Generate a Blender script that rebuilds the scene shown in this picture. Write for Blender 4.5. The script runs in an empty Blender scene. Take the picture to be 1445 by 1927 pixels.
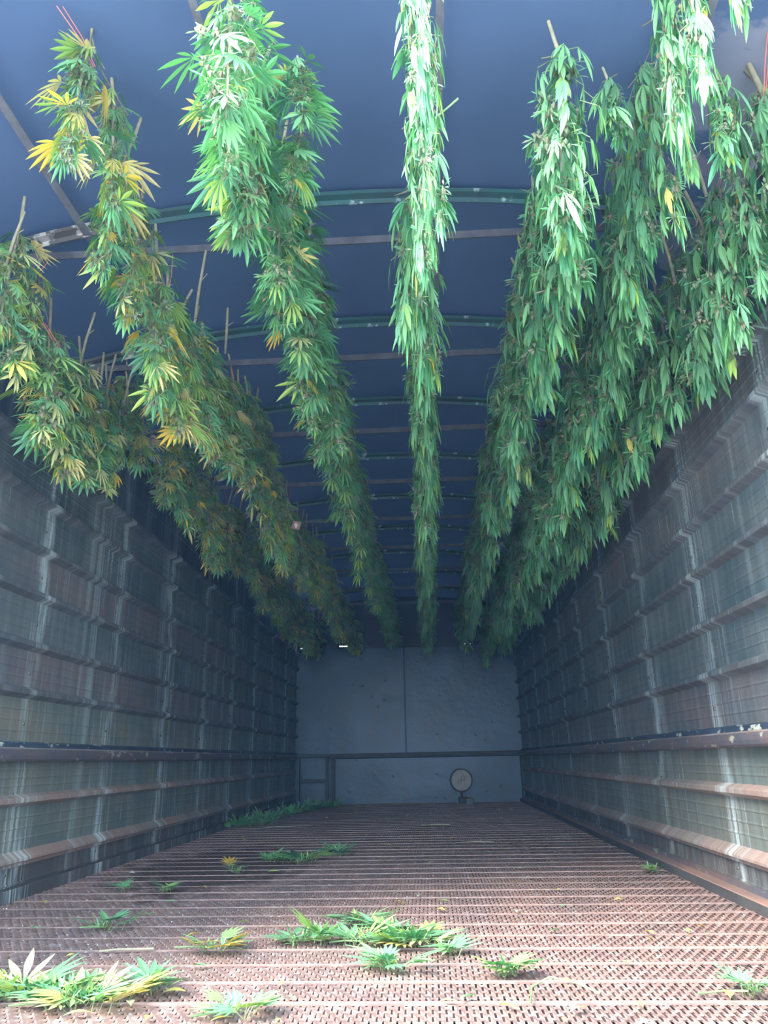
import bpy, bmesh, math, random
from mathutils import Vector, Matrix, Euler
random.seed(7)
PI = math.pi
sc = bpy.context.scene
C = sc.collection

# ------------------------------------------------------------------ camera
W_PX = 1445.0
F_PX = 1431.97
cd = bpy.data.cameras.new('camera')
cam = bpy.data.objects.new('camera', cd)
C.objects.link(cam)
cd.sensor_fit = 'HORIZONTAL'
cd.sensor_width = 36.0
cd.lens = 36.0 * F_PX / W_PX
cd.clip_start = 0.02
cam.location = (0, 0, 0.4416)
_p, _y, _r = 0.3147, 0.0523, -0.0187
_F = Vector((-math.sin(_y) * math.cos(_p), math.cos(_y) * math.cos(_p), math.sin(_p)))
_R = Vector((math.cos(_y), math.sin(_y), 0))
_U = _R.cross(_F)
_R2 = math.cos(_r) * _R + math.sin(_r) * _U
_U2 = -math.sin(_r) * _R + math.cos(_r) * _U
cam.rotation_euler = Matrix((_R2, _U2, -_F)).transposed().to_euler()
sc.camera = cam

# ------------------------------------------------------------------ world, sun, exposure
w = bpy.data.worlds.new('world')
sc.world = w
w.use_nodes = True
nt = w.node_tree
bg = nt.nodes['Background']
tc = nt.nodes.new('ShaderNodeTexCoord')
sx = nt.nodes.new('ShaderNodeSeparateXYZ')
cr = nt.nodes.new('ShaderNodeValToRGB')
nt.links.new(tc.outputs['Generated'], sx.inputs[0])
nt.links.new(sx.outputs['Z'], cr.inputs[0])
cr.color_ramp.elements[0].position = 0.0
cr.color_ramp.elements[0].color = (0.72, 0.87, 1.0, 1)
cr.color_ramp.elements[1].position = 0.9
cr.color_ramp.elements[1].color = (0.52, 0.74, 1.0, 1)
nt.links.new(cr.outputs[0], bg.inputs[0])
bg.inputs[1].default_value = 9.5
sd = bpy.data.lights.new('sun', 'SUN')
sd.energy = 16.0
sd.angle = math.radians(24)
sd.color = (1.0, 0.96, 0.9)
sun = bpy.data.objects.new('sun', sd)
C.objects.link(sun)
# the light travels into the trailer, downwards and towards the right wall
sun.rotation_euler = Vector((0.55, 0.62, -0.70)).to_track_quat('-Z', 'Y').to_euler()
vs = sc.view_settings
vs.view_transform = 'Standard'
vs.look = 'None'
vs.gamma = 1
vs.use_curve_mapping = False
vs.exposure = 0.42
sc.cycles.use_denoising = True
sc.cycles.max_bounces = 10
sc.cycles.diffuse_bounces = 6

# ------------------------------------------------------------------ sizes of the trailer
XL, XR = -1.466, 0.984       # inner wall planes
Y0, Y1 = 1.0, 8.61          # mouth and back wall
ZT = 1.985                   # top of the side walls
HOOP0, HSTEP = 2.033, 0.7365
RIBS = [0.139, 0.328, 0.492, 0.697, 0.867, 1.054, 1.227, 1.417, 1.591]

# ------------------------------------------------------------------ material helpers
def mat(name, col=(0.5, 0.5, 0.5), rough=0.6, metal=0.0):
    m = bpy.data.materials.new(name)
    m.use_nodes = True
    b = m.node_tree.nodes['Principled BSDF']
    b.inputs['Base Color'].default_value = (*col, 1)
    b.inputs['Roughness'].default_value = rough
    b.inputs['Metallic'].default_value = metal
    return m

class N:
    """small node-building helper"""
    def __init__(s, m):
        s.t = m.node_tree
        s.b = s.t.nodes['Principled BSDF']
        s.co = s.t.nodes.new('ShaderNodeTexCoord').outputs['Object']
    def new(s, k):
        return s.t.nodes.new(k)
    def link(s, a, b):
        s.t.links.new(a, b)
    def mapping(s, scale, loc=(0, 0, 0)):
        n = s.new('ShaderNodeMapping')
        n.inputs['Scale'].default_value = scale
        n.inputs['Location'].default_value = loc
        s.link(s.co, n.inputs[0])
        return n.outputs[0]
    def noise(s, scale, vec=None, detail=4, rough=0.55):
        n = s.new('ShaderNodeTexNoise')
        n.inputs['Scale'].default_value = scale
        n.inputs['Detail'].default_value = detail
        n.inputs['Roughness'].default_value = rough
        s.link(vec if vec is not None else s.co, n.inputs['Vector'])
        return n.outputs['Fac']
    def ramp(s, fac, a, b, ca=(0, 0, 0), cb=(1, 1, 1)):
        n = s.new('ShaderNodeValToRGB')
        n.color_ramp.elements[0].position = a
        n.color_ramp.elements[1].position = b
        n.color_ramp.elements[0].color = (*ca, 1)
        n.color_ramp.elements[1].color = (*cb, 1)
        s.link(fac, n.inputs[0])
        return n.outputs[0]
    def math(s, op, a, b=None, clamp=False):
        n = s.new('ShaderNodeMath')
        n.operation = op
        n.use_clamp = clamp
        for i, v in enumerate((a, b)):
            if v is None:
                continue
            if isinstance(v, (int, float)):
                n.inputs[i].default_value = v
            else:
                s.link(v, n.inputs[i])
        return n.outputs[0]
    def mix(s, fac, a, b, mode='MIX'):
        n = s.new('ShaderNodeMix')
        n.data_type = 'RGBA'
        n.blend_type = mode
        for i, v in ((0, fac), (6, a), (7, b)):
            if isinstance(v, (int, float)):
                n.inputs[i].default_value = v
            elif isinstance(v, tuple):
                n.inputs[i].default_value = (*v, 1)
            else:
                s.link(v, n.inputs[i])
        return n.outputs[2]
    def sep(s):
        n = s.new('ShaderNodeSeparateXYZ')
        s.link(s.co, n.inputs[0])
        return n.outputs
    def bump(s, h, strength=0.3, dist=0.01):
        n = s.new('ShaderNodeBump')
        n.inputs['Strength'].default_value = strength
        n.inputs['Distance'].default_value = dist
        s.link(h, n.inputs['Height'])
        s.link(n.outputs[0], s.b.inputs['Normal'])
    def color(s, c):
        s.link(c, s.b.inputs['Base Color'])

def wall_mat(name, base, dirt, pale=(0.62, 0.72, 0.72), streak=1.0, rough=0.42, metal=0.35, side=1):
    """painted sheet steel with mottled dirt, thin drips and white runs under each post"""
    m = mat(name, base, rough, metal)
    n = N(m)
    X, Y, Z = n.sep()
    c = n.mix(n.ramp(n.noise(3.0, n.mapping((1, 1, 2.5))), 0.35, 0.68), base, dirt)
    # faint vertical brushing
    v = n.noise(1.0, n.mapping((1, 22, 1.2), (side * 3, 0, 0)), 4)
    c = n.mix(n.math('MULTIPLY', n.ramp(v, 0.45, 0.8), 0.16), c, pale)
    # thin drips
    d = n.noise(1.0, n.mapping((1, 60, 2.0), (0, side * 11, 4)), 3, 0.6)
    gate = n.ramp(n.noise(1.0, n.mapping((1, 3.0, 1.2), (0, side * 5, 1)), 3), 0.46, 0.62)
    c = n.mix(n.math('MULTIPLY', n.math('MULTIPLY', n.ramp(d, 0.64, 0.69), gate), 0.7 * streak), c, pale)
    # wide runs below the fixings of each post
    wob = n.math('MULTIPLY', n.math('SUBTRACT', n.noise(1.0, n.mapping((1, 1.3, 3.5), (0, side * 2, 0)), 2), 0.5), 0.20)
    ph = n.math('ADD', n.math('SUBTRACT', Y, HOOP0 - 0.03 * side), wob)
    ph = n.math('PINGPONG', ph, HSTEP / 2)          # 0 at the post, HSTEP/2 between
    core = n.ramp(ph, 0.012, 0.055, (1, 1, 1), (0, 0, 0))
    halo = n.ramp(ph, 0.03, 0.16, (1, 1, 1), (0, 0, 0))
    brk = n.ramp(n.noise(1.0, n.mapping((1, 55, 3.2), (0, 0, side * 6)), 4), 0.40, 0.58)
    hd = n.math('MULTIPLY', halo, n.ramp(n.noise(1.0, n.mapping((1, 60, 1.2), (0, 0, side * 9)), 3), 0.57, 0.64))
    run = n.math('MAXIMUM', n.math('MULTIPLY', core, brk), n.math('MULTIPLY', hd, 0.85))
    big = n.ramp(n.noise(1.0, n.mapping((1, 1.1, 1.6), (0, side * 7, 3)), 2), 0.38, 0.6)
    run = n.math('MULTIPLY', run, n.math('ADD', n.math('MULTIPLY', big, 0.55), 0.35))
    c = n.mix(n.math('MULTIPLY', run, streak), c, pale)
    # broad milky smears between the posts
    wide = n.ramp(n.noise(1.0, n.mapping((1, 5.5, 0.45), (0, side * 4 + 2, 1)), 3), 0.56, 0.70)
    fine = n.ramp(n.noise(1.0, n.mapping((1, 38, 0.9), (0, side * 8, 2)), 3), 0.42, 0.62)
    c = n.mix(n.math('MULTIPLY', n.math('MULTIPLY', wide, fine), 0.38 * streak), c, pale)
    # specks
    sp = n.ramp(n.noise(60, None, 2), 0.74, 0.78)
    c = n.mix(n.math('MULTIPLY', sp, 0.5), c, (0.45, 0.46, 0.40))
    n.color(c)
    rr = n.math('ADD', n.math('MULTIPLY', n.noise(8), 0.3), rough - 0.13)
    n.link(rr, n.b.inputs['Roughness'])
    n.bump(n.noise(14, n.mapping((1, 1, 2))), 0.25, 0.01)
    return m

def rust_mat(name, a, b, scale=9, rough=0.7, metal=0.1, sp=None):
    m = mat(name, a, rough, metal)
    n = N(m)
    c = n.mix(n.ramp(n.noise(scale, n.mapping((1, 0.6, 1)), 6), 0.38, 0.64), a, b)
    if sp:
        c = n.mix(n.ramp(n.noise(scale * 3.3, n.mapping((1, 0.5, 1), (4, 2, 0)), 4), 0.60, 0.66), c, sp)
    n.color(c)
    n.bump(n.noise(40), 0.3, 0.006)
    return m

M = {}
for sd_, s in (('l', -1), ('r', 1)):
    M['teal' + sd_] = wall_mat('wall_teal_' + sd_, (0.080, 0.112, 0.122), (0.15, 0.155, 0.15), side=s)
    M['brown' + sd_] = wall_mat('wall_brown_' + sd_, (0.175, 0.140, 0.135), (0.10, 0.118, 0.128), side=s)
    M['olive' + sd_] = wall_mat('wall_olive_' + sd_, (0.130, 0.160, 0.145), (0.20, 0.185, 0.145), side=s)
    M['base' + sd_] = wall_mat('wall_base_' + sd_, (0.080, 0.066, 0.058), (0.05, 0.05, 0.05), streak=0.7, rough=0.6, metal=0.1, side=s)
    M['dark' + sd_] = wall_mat('wall_dark_' + sd_, (0.040, 0.055, 0.085), (0.06, 0.065, 0.085), streak=0.35, rough=0.6, metal=0.1, side=s)
    M['rib' + sd_] = wall_mat('wall_rib_' + sd_, (0.27, 0.17, 0.135), (0.20, 0.165, 0.14), streak=0.9, rough=0.55, metal=0.15, side=s)
    M['ribd' + sd_] = wall_mat('wall_rib_dark_' + sd_, (0.105, 0.100, 0.100), (0.080, 0.090, 0.098), streak=0.9, rough=0.5, metal=0.25, side=s)  # shade under the upper ribs painted into their colour
M['beam'] = rust_mat('beam_paint', (0.085, 0.085, 0.10), (0.15, 0.105, 0.095), 7, 0.5, 0.25, (0.35, 0.33, 0.26))
M['gap'] = rust_mat('gap_paint', (0.022, 0.032, 0.055), (0.04, 0.06, 0.09), 9, 0.6, 0.1, (0.40, 0.42, 0.36))
M['kick'] = rust_mat('kick_rust', (0.24, 0.135, 0.10), (0.15, 0.10, 0.085), 8, 0.7, 0.1)
M['kick_side'] = rust_mat('kick_side', (0.06, 0.055, 0.05), (0.035, 0.033, 0.032), 10, 0.8)
M['hoop'] = rust_mat('hoop_paint', (0.030, 0.110, 0.105), (0.045, 0.075, 0.085), 5, 0.5, 0.2, (0.35, 0.42, 0.42))
M['hoop_rust'] = rust_mat('hoop_rust', (0.10, 0.085, 0.08), (0.05, 0.075, 0.08), 6, 0.6, 0.2, (0.40, 0.36, 0.33))
M['bar'] = rust_mat('bar_metal', (0.06, 0.055, 0.065), (0.11, 0.10, 0.115), 12, 0.5, 0.2)
M['strap'] = rust_mat('strap_web', (0.17, 0.165, 0.19), (0.12, 0.12, 0.14), 30, 0.8)
M['under'] = mat('under_floor', (0.012, 0.010, 0.010), 0.9)
M['black'] = rust_mat('black_rubber', (0.010, 0.012, 0.016), (0.02, 0.02, 0.025), 12, 0.6)
M['wood'] = rust_mat('teal_wood', (0.035, 0.060, 0.065), (0.055, 0.060, 0.060), 14, 0.75)
M['greydisc'] = rust_mat('disc_grey', (0.30, 0.29, 0.27), (0.24, 0.23, 0.22), 18, 0.6)
M['line'] = mat('disc_line', (0.06, 0.055, 0.05), 0.7)
M['conc'] = rust_mat('block_grey', (0.17, 0.17, 0.16), (0.11, 0.11, 0.11), 25, 0.9)
M['twine'] = mat('twine_red', (0.75, 0.16, 0.12), 0.8)
M['cord'] = mat('cord_pale', (0.20, 0.19, 0.17), 0.8)
M['tagm'] = mat('tag_brown', (0.33, 0.20, 0.17), 0.6)
M['white'] = mat('white_mark', (0.75, 0.72, 0.68), 0.7)
M['stem'] = rust_mat('stem_bark', (0.30, 0.26, 0.17), (0.20, 0.19, 0.13), 40, 0.8)
M['greenstem'] = rust_mat('stem_green', (0.22, 0.33, 0.13), (0.14, 0.24, 0.09), 40, 0.7)
M['soil'] = rust_mat('soil', (0.035, 0.020, 0.020), (0.06, 0.035, 0.03), 60, 0.95)

def floor_mat():
    m = mat('floor_steel', (0.2, 0.13, 0.11), 0.62, 0.15)
    n = N(m)
    oi = n.new('ShaderNodeNewGeometry').outputs['Position']
    def nz(sc_, det=4):
        k = n.new('ShaderNodeTexNoise'); k.inputs['Scale'].default_value = sc_; k.inputs['Detail'].default_value = det
        n.link(oi, k.inputs['Vector']); return k.outputs['Fac']
    c = n.mix(n.ramp(nz(5.5), 0.36, 0.62), (0.235, 0.140, 0.115), (0.165, 0.105, 0.092))
    c = n.mix(n.math('MULTIPLY', n.ramp(nz(28), 0.50, 0.66), 0.5), c, (0.36, 0.29, 0.26))
    c = n.mix(n.ramp(nz(90, 2), 0.66, 0.72), c, (0.60, 0.56, 0.52))
    # earth trodden into the left side
    sp = n.new('ShaderNodeSeparateXYZ'); n.link(oi, sp.inputs[0])
    def hump(v, c0, wd):
        return n.math('SUBTRACT', 1.0, n.math('MULTIPLY', n.math('ABSOLUTE', n.math('SUBTRACT', v, c0)), 1.0 / wd), clamp=True)
    g = n.math('MULTIPLY', hump(sp.outputs['X'], -0.95, 0.75), hump(sp.outputs['Y'], 3.7, 1.5))
    g2 = n.math('MULTIPLY', hump(sp.outputs['X'], -1.0, 0.8), hump(sp.outputs['Y'], 6.8, 2.0))
    g = n.math('MAXIMUM', g, g2)
    back = n.math('MULTIPLY', n.math('SUBTRACT', sp.outputs['Y'], 3.2), 0.24, clamp=True)  # floor darkened towards the back: soil tone plus painted fall-off of light
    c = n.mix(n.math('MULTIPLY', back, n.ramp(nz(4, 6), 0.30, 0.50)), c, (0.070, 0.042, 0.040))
    dm = n.ramp(n.math('ADD', g, n.math('MULTIPLY', nz(11, 6), 0.9)), 0.82, 0.98)
    c = n.mix(n.math('MULTIPLY', dm, 0.85), c, (0.045, 0.024, 0.022))
    n.color(c)
    n.bump(nz(120), 0.25, 0.003)
    return m
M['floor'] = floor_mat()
M['lip'] = rust_mat('floor_lip', (0.28, 0.19, 0.165), (0.20, 0.13, 0.11), 20, 0.5, 0.2)

def back_mat():
    m = mat('back_wall_paint', (0.03, 0.075, 0.1), 0.42, 0.15)
    n = N(m)
    c = n.mix(n.ramp(n.noise(1.4), 0.42, 0.62), (0.006, 0.030, 0.058), (0.013, 0.046, 0.088))
    c = n.mix(n.ramp(n.noise(9, n.mapping((1, 1, 0.4))), 0.55, 0.75), c, (0.018, 0.034, 0.048))
    n.color(c)
    v = n.new('ShaderNodeTexVoronoi'); v.inputs['Scale'].default_value = 7.5
    n.link(n.co, v.inputs['Vector'])
    dent = n.ramp(v.outputs['Distance'], 0.03, 0.14)
    h = n.math('ADD', n.math('MULTIPLY', n.noise(3.0), 2.2), n.math('MULTIPLY', dent, 0.5))
    n.bump(h, 0.22, 0.03)
    return m
M['back'] = back_mat()

def tarp_mat():
    m = mat('tarp_navy', (0.03, 0.06, 0.14), 0.65)
    n = N(m)
    X, Y, Z = n.sep()
    base = n.mix(n.ramp(n.noise(1.6, n.mapping((1, 1, 1)), 5), 0.3, 0.7), (0.066, 0.105, 0.200), (0.080, 0.122, 0.225))
    edge = n.math('MULTIPLY', n.math('SUBTRACT', X, 0.60), 2.6, clamp=True)
    st = n.math('MULTIPLY', edge, n.ramp(n.noise(3.6, n.mapping((1, 1.5, 1), (2, 0.6, 0)), 8, 0.62), 0.45, 0.51))
    base = n.mix(n.math('MULTIPLY', st, 0.85), base, (0.36, 0.34, 0.36))
    n.color(base)
    n.bump(n.noise(1.0, n.mapping((3.5, 0.9, 1)), 3), 0.5, 0.04)
    tr = n.new('ShaderNodeBsdfTranslucent')
    tr.inputs['Color'].default_value = (0.035, 0.075, 0.17, 1)
    ms = n.new('ShaderNodeMixShader')
    ms.inputs[0].default_value = 0.008
    out = n.t.nodes['Material Output']
    n.link(n.b.outputs[0], ms.inputs[1]); n.link(tr.outputs[0], ms.inputs[2])
    n.link(ms.outputs[0], out.inputs['Surface'])
    return m
M['tarp'] = tarp_mat()

def leaf_mat():
    m = mat('leaf', (0.1, 0.25, 0.06), 0.42)
    n = N(m)
    at = n.new('ShaderNodeAttribute'); at.attribute_name = 'Col'
    c = at.outputs['Color']
    oi = n.new('ShaderNodeObjectInfo')
    hs = n.new('ShaderNodeHueSaturation')
    n.link(n.math('ADD', n.math('MULTIPLY', oi.outputs['Random'], 0.5), 0.75), hs.inputs['Value'])
    n.link(c, hs.inputs['Color'])
    c = hs.outputs[0]
    # paler underside
    gb = n.new('ShaderNodeNewGeometry').outputs['Backfacing']
    c = n.mix(n.math('MULTIPLY', gb, 0.35), c, (0.24, 0.40, 0.22))
    n.color(c)
    n.b.inputs['Specular IOR Level'].default_value = 0.45
    tr = n.new('ShaderNodeBsdfTranslucent')
    n.link(n.mix(1.0, c, (0.9, 1.0, 0.45), 'MULTIPLY'), tr.inputs['Color'])
    ms = n.new('ShaderNodeMixShader'); ms.inputs[0].default_value = 0.28
    out = n.t.nodes['Material Output']
    n.link(n.b.outputs[0], ms.inputs[1]); n.link(tr.outputs[0], ms.inputs[2])
    n.link(ms.outputs[0], out.inputs['Surface'])
    return m
M['leaf'] = leaf_mat()

# ------------------------------------------------------------------ geometry helpers
def link_obj(name, me, parent=None, loc=None):
    o = bpy.data.objects.new(name, me)
    C.objects.link(o)
    if parent is not None:
        o.parent = parent
    if loc is not None:
        o.location = loc
    return o

def empty(name, loc=(0, 0, 0), rot=(0, 0, 0), label=None, cat=None, group=None, kind=None):
    o = bpy.data.objects.new(name, None)
    C.objects.link(o)
    o.empty_display_size = 0.1
    o.location = loc
    o.rotation_euler = rot
    return tag(o, label, cat, group, kind)

def tag(o, label=None, cat=None, group=None, kind=None):
    for k, v in (('label', label), ('category', cat), ('group', group), ('kind', kind)):
        if v:
            o[k] = v
    return o

class MB:
    def __init__(s):
        s.v = []; s.f = []; s.mi = []; s.c = []
    def quad(s, a, b, c, d, mi=0):
        i = len(s.v); s.v += [a, b, c, d]; s.f.append((i, i + 1, i + 2, i + 3)); s.mi.append(mi)
    def box(s, x0, x1, y0, y1, z0, z1, mi=0):
        i = len(s.v)
        s.v += [(x0, y0, z0), (x1, y0, z0), (x1, y1, z0), (x0, y1, z0), (x0, y0, z1), (x1, y0, z1), (x1, y1, z1), (x0, y1, z1)]
        for f in ((0, 3, 2, 1), (4, 5, 6, 7), (0, 1, 5, 4), (1, 2, 6, 5), (2, 3, 7, 6), (3, 0, 4, 7)):
            s.f.append(tuple(i + k for k in f)); s.mi.append(mi)
    def tube(s, pts, r, n=8, mi=0, cap=True):
        pts = [Vector(p) for p in pts]
        rr = r if isinstance(r, (list, tuple)) else [r] * len(pts)
        i0 = len(s.v)
        up = Vector((0.13, 0.21, 0.97))
        for k, p in enumerate(pts):
            d = (pts[min(k + 1, len(pts) - 1)] - pts[max(k - 1, 0)]).normalized()
            a = d.cross(up)
            if a.length < 0.05:
                a = d.cross(Vector((1, 0, 0)))
            a.normalize(); b = d.cross(a)
            for j in range(n):
                t = 2 * PI * j / n
                s.v.append(tuple(p + (a * math.cos(t) + b * math.sin(t)) * rr[k]))
        for k in range(len(pts) - 1):
            for j in range(n):
                j2 = (j + 1) % n
                s.f.append((i0 + k * n + j, i0 + k * n + j2, i0 + (k + 1) * n + j2, i0 + (k + 1) * n + j)); s.mi.append(mi)
        if cap:
            s.f.append(tuple(i0 + j for j in range(n))); s.mi.append(mi)
            e = i0 + (len(pts) - 1) * n
            s.f.append(tuple(e + n - 1 - j for j in range(n))); s.mi.append(mi)
    def mesh(s, name, mats, smooth=False, cols=None):
        me = bpy.data.meshes.new(name)
        me.from_pydata(s.v, [], s.f)
        for m in (mats if isinstance(mats, (list, tuple)) else [mats]):
            me.materials.append(m)
        me.polygons.foreach_set('material_index', s.mi)
        if smooth:
            me.polygons.foreach_set('use_smooth', [True] * len(s.f))
        if cols is not None:
            at = me.color_attributes.new('Col', 'FLOAT_COLOR', 'POINT')
            flat = []
            for c in cols:
                flat += [c[0], c[1], c[2], 1.0]
            at.data.foreach_set('color', flat)
        me.update()
        return me

def bevel(o, w=0.004, seg=2):
    m = o.modifiers.new('bevel', 'BEVEL'); m.width = w; m.segments = seg; m.limit_method = 'ANGLE'
    return o

# ------------------------------------------------------------------ floor: steel planks with louvred slots
PITCH = 0.1439
def plank_mesh():
    b = MB()
    x0, x1 = XL + 0.004, XR - 0.004
    L = PITCH - 0.0012
    bd = 0.014                      # solid border on both long sides
    # channel lips and skirt
    b.quad((x0, 0, 0), (x1, 0, 0), (x1, bd, 0), (x0, bd, 0))
    b.quad((x0, L - bd, 0), (x1, L - bd, 0), (x1, L, 0), (x0, L, 0))
    b.box(x0, x1, 0.0, 0.0024, -0.03, 0.0024, 1)
    b.box(x0, x1, L - 0.003, L, -0.03, 0.0006, 0)
    cp = 0.0125; sw = 0.0046
    n = int((x1 - x0) / cp)
    cp = (x1 - x0) / n
    ys0, ys1 = bd, L - bd
    rp = (ys1 - ys0) / 2.75
    for i in range(n):
        xa = x0 + i * cp; xm = xa + cp - sw; xb = xa + cp
        b.quad((xa, ys0, 0), (xm, ys0, 0), (xm, ys1, 0), (xa, ys1, 0))
        # slots of this column
        sl = []
        if i % 2 == 0:
            for k in range(3):
                sl.append((ys0 + k * rp + 0.001, ys0 + k * rp + rp * 0.70))
        else:
            sl.append((ys0 + 0.001, ys0 + rp * 0.18))
            for k in range(2):
                s0 = ys0 + (k + 0.5) * rp
                sl.append((s0 + 0.001, s0 + rp * 0.70))
            sl.append((ys1 - rp * 0.16, ys1 - 0.001))
        y = ys0
        for (a, c) in sl:
            if a > y:
                b.quad((xm, y, 0), (xb, y, 0), (xb, a, 0), (xm, a, 0))
            # louvre: a raised half-moon hood on the right of the slot, open to the slot
            if c - a > 0.015:
                m_ = (a + c) / 2
                h = 0.0036
                i0 = len(b.v)
                b.v += [(xb, a, 0), (xb - 0.0008, a + (c - a) * .28, h), (xb - 0.0008, a + (c - a) * .72, h), (xb, c, 0),
                        (xb + 0.0058, a + 0.001, 0.0003), (xb + 0.0066, m_, 0.0003), (xb + 0.0058, c - 0.001, 0.0003)]
                b.f += [(i0, i0 + 4, i0 + 1), (i0 + 1, i0 + 4, i0 + 5), (i0 + 1, i0 + 5, i0 + 2), (i0 + 2, i0 + 5, i0 + 6), (i0 + 2, i0 + 6, i0 + 3)]
                b.mi += [0] * 5
            y = c
        if y < ys1:
            b.quad((xm, y, 0), (xb, y, 0), (xb, ys1, 0), (xm, ys1, 0))
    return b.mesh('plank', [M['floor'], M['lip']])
floor = empty('floor', (0, 0, 0), kind='structure')
pm = plank_mesh()
yk = 1.667 - 4 * PITCH
while yk < Y1 - 0.01:
    o = link_obj('plank', pm, floor, (0, yk, random.uniform(-0.0005, 0.0005)))
    yk += PITCH
ub = MB(); ub.box(XL - 0.02, XR + 0.02, Y0, Y1 + 0.1, -0.14, -0.045)
link_obj('floor_pan', ub.mesh('floor_pan', M['under']), floor)

# ------------------------------------------------------------------ side walls
def strip(prof, side, mats, name, y0=Y0, y1=Y1 + 0.02, mi=None, seg=1):
    """extrude a (depth-into-room, height) profile along the trailer"""
    b = MB()
    X = XL if side < 0 else XR
    for k in range(len(prof) - 1):
        (u0, z0), (u1, z1) = prof[k], prof[k + 1]
        xa, xb = X - side * u0, X - side * u1
        for s_ in range(seg):
            ya = y0 + (y1 - y0) * s_ / seg; yb = y0 + (y1 - y0) * (s_ + 1) / seg
            q = [(xa, ya, z0), (xa, yb, z0), (xb, yb, z1), (xb, ya, z1)]
            if side > 0:
                q = q[::-1]
            b.quad(*q, (mi[k] if mi else 0))
    return b.mesh(name, mats)

def ridge(z, h=0.0020, w=0.004):
    return [(0, z - w), (h, z - w * 0.3), (h, z + w * 0.3), (0, z + w * 1.6)]

def build_wall(side, name):
    s = 'l' if side < 0 else 'r'
    root = empty(name, (XL if side < 0 else XR, Y0, 0), kind='structure')
    inv = Matrix.Translation(root.location).inverted()
    def add(nm, me):
        o = link_obj(nm, me, root)
        o.location = -root.location
        return o
    hw = 0.021
    edges = [0.0] + RIBS + [ZT]
    kinds = ['base', 'olive', 'olive', 'brown', 'teal', 'teal', 'teal', 'brown' if side > 0 else 'teal', 'brown', 'dark']
    if side < 0:
        kinds = ['base', 'olive', 'olive', 'olive', 'brown', 'teal', 'brown', 'teal', 'teal', 'dark']
    for i in range(len(edges) - 1):
        lo, hi = edges[i], edges[i + 1]
        zl = lo + (hw if i > 0 else 0.0)
        zh = hi - hw
        if i == len(edges) - 2:
            zh = ZT
        if i == 2:
            zh = 0.458
        if i == 3:
            zl = 0.527
        pr = [(0, zl)]
        if 0 < i < len(edges) - 2:
            m = 3
            for k in range(m):
                z = zl + (zh - zl) * (k + 1) / (m + 1)
                pr += ridge(z)
        elif i == 0:
            pr += [(0, 0.05), (0.004, 0.052), (0.004, 0.056), (0, 0.058)]
        else:
            pr += ridge(1.74, .004, .01) + ridge(1.86, .004, .01)
        pr.append((0, zh))
        add('panel', strip(pr, side, M[kinds[i] + s], 'panel'))
    for i, z in enumerate(RIBS):
        if i == 2:
            continue
        d = 0.030 if i < 8 else 0.040
        pr = [(0, z - hw), (d - .002, z - 0.009), (d, z - 0.007), (d, z + 0.006), (d - .003, z + 0.010), (0, z + hw)]
        if i == 0:
            pr = [(0, z - hw - .01), (0.010, z - hw - .008), (0.012, z - 0.018), (d, z - 0.012), (d, z - 0.004), (d - .003, z), (0, z + hw)]
        if i == 8:
            pr = [(0, z - hw), (0.008, z - hw + .002), (d, z - 0.010), (d, z + 0.006), (d - .003, z + 0.010), (0, z + hw)]
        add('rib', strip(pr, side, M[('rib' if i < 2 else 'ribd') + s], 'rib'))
    # the heavy belt rail at knee height: rusty top edge, rounded dark face, painted gap above
    pr = [(0, 0.458), (0.040, 0.460), (0.046, 0.466), (0.048, 0.478), (0.046, 0.492), (0.040, 0.500), (0.026, 0.504), (0.018, 0.506), (0.018, 0.522), (0.004, 0.524), (0, 0.527)]
    add('belt_rail', strip(pr, side, [M['beam'], M['rib' + s], M['gap']], 'belt_rail', mi=[0, 0, 0, 0, 0, 1, 1, 2, 2, 2]))
    # kick rail on the floor
    if side > 0:
        pr = [(0.058, -0.01), (0.058, 0.030), (0.055, 0.033), (0.020, 0.036), (0.018, 0.050), (0, 0.052)]
        add('kick_rail', strip(pr, side, [M['kick_side'], M['kick'], M['beam']], 'kick_rail', mi=[0, 1, 1, 2, 2]))
    else:
        pr = [(0.022, -0.01), (0.022, 0.040), (0.020, 0.042), (0.004, 0.044), (0, 0.046)]
        add('kick_rail', strip(pr, side, [M['basel'], M['kick_side']], 'kick_rail', mi=[0, 0, 1, 1]))
    # top rail that carries the hoops
    b = MB()
    X = XL if side < 0 else XR
    b.box(min(X, X + side * 0.05), max(X, X + side * 0.05), Y0, Y1, ZT - 0.004, ZT + 0.036)
    add('top_rail', b.mesh('top_rail', M['hoop_rust']))
    # screw heads at every post, one mesh shared by all
    sb = MB(); sb.tube([(0, 0, 0), (-side * 0.003, 0, 0), (-side * 0.0045, 0, 0)], [0.006, 0.0058, 0.003], 8)
    sm = sb.mesh('screw', M['bar'], True)
    for k in range(-1, 9):
        for z in (0.10, 0.36, 0.60, 0.78, 0.96, 1.14, 1.32, 1.50):
            o = link_obj('screw', sm, root)
            o.location = Vector((X, HOOP0 + k * HSTEP + random.uniform(-.01, .01), z - 0.012)) - root.location
    return root
build_wall(-1, 'wall_left')
build_wall(1, 'wall_right')

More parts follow.
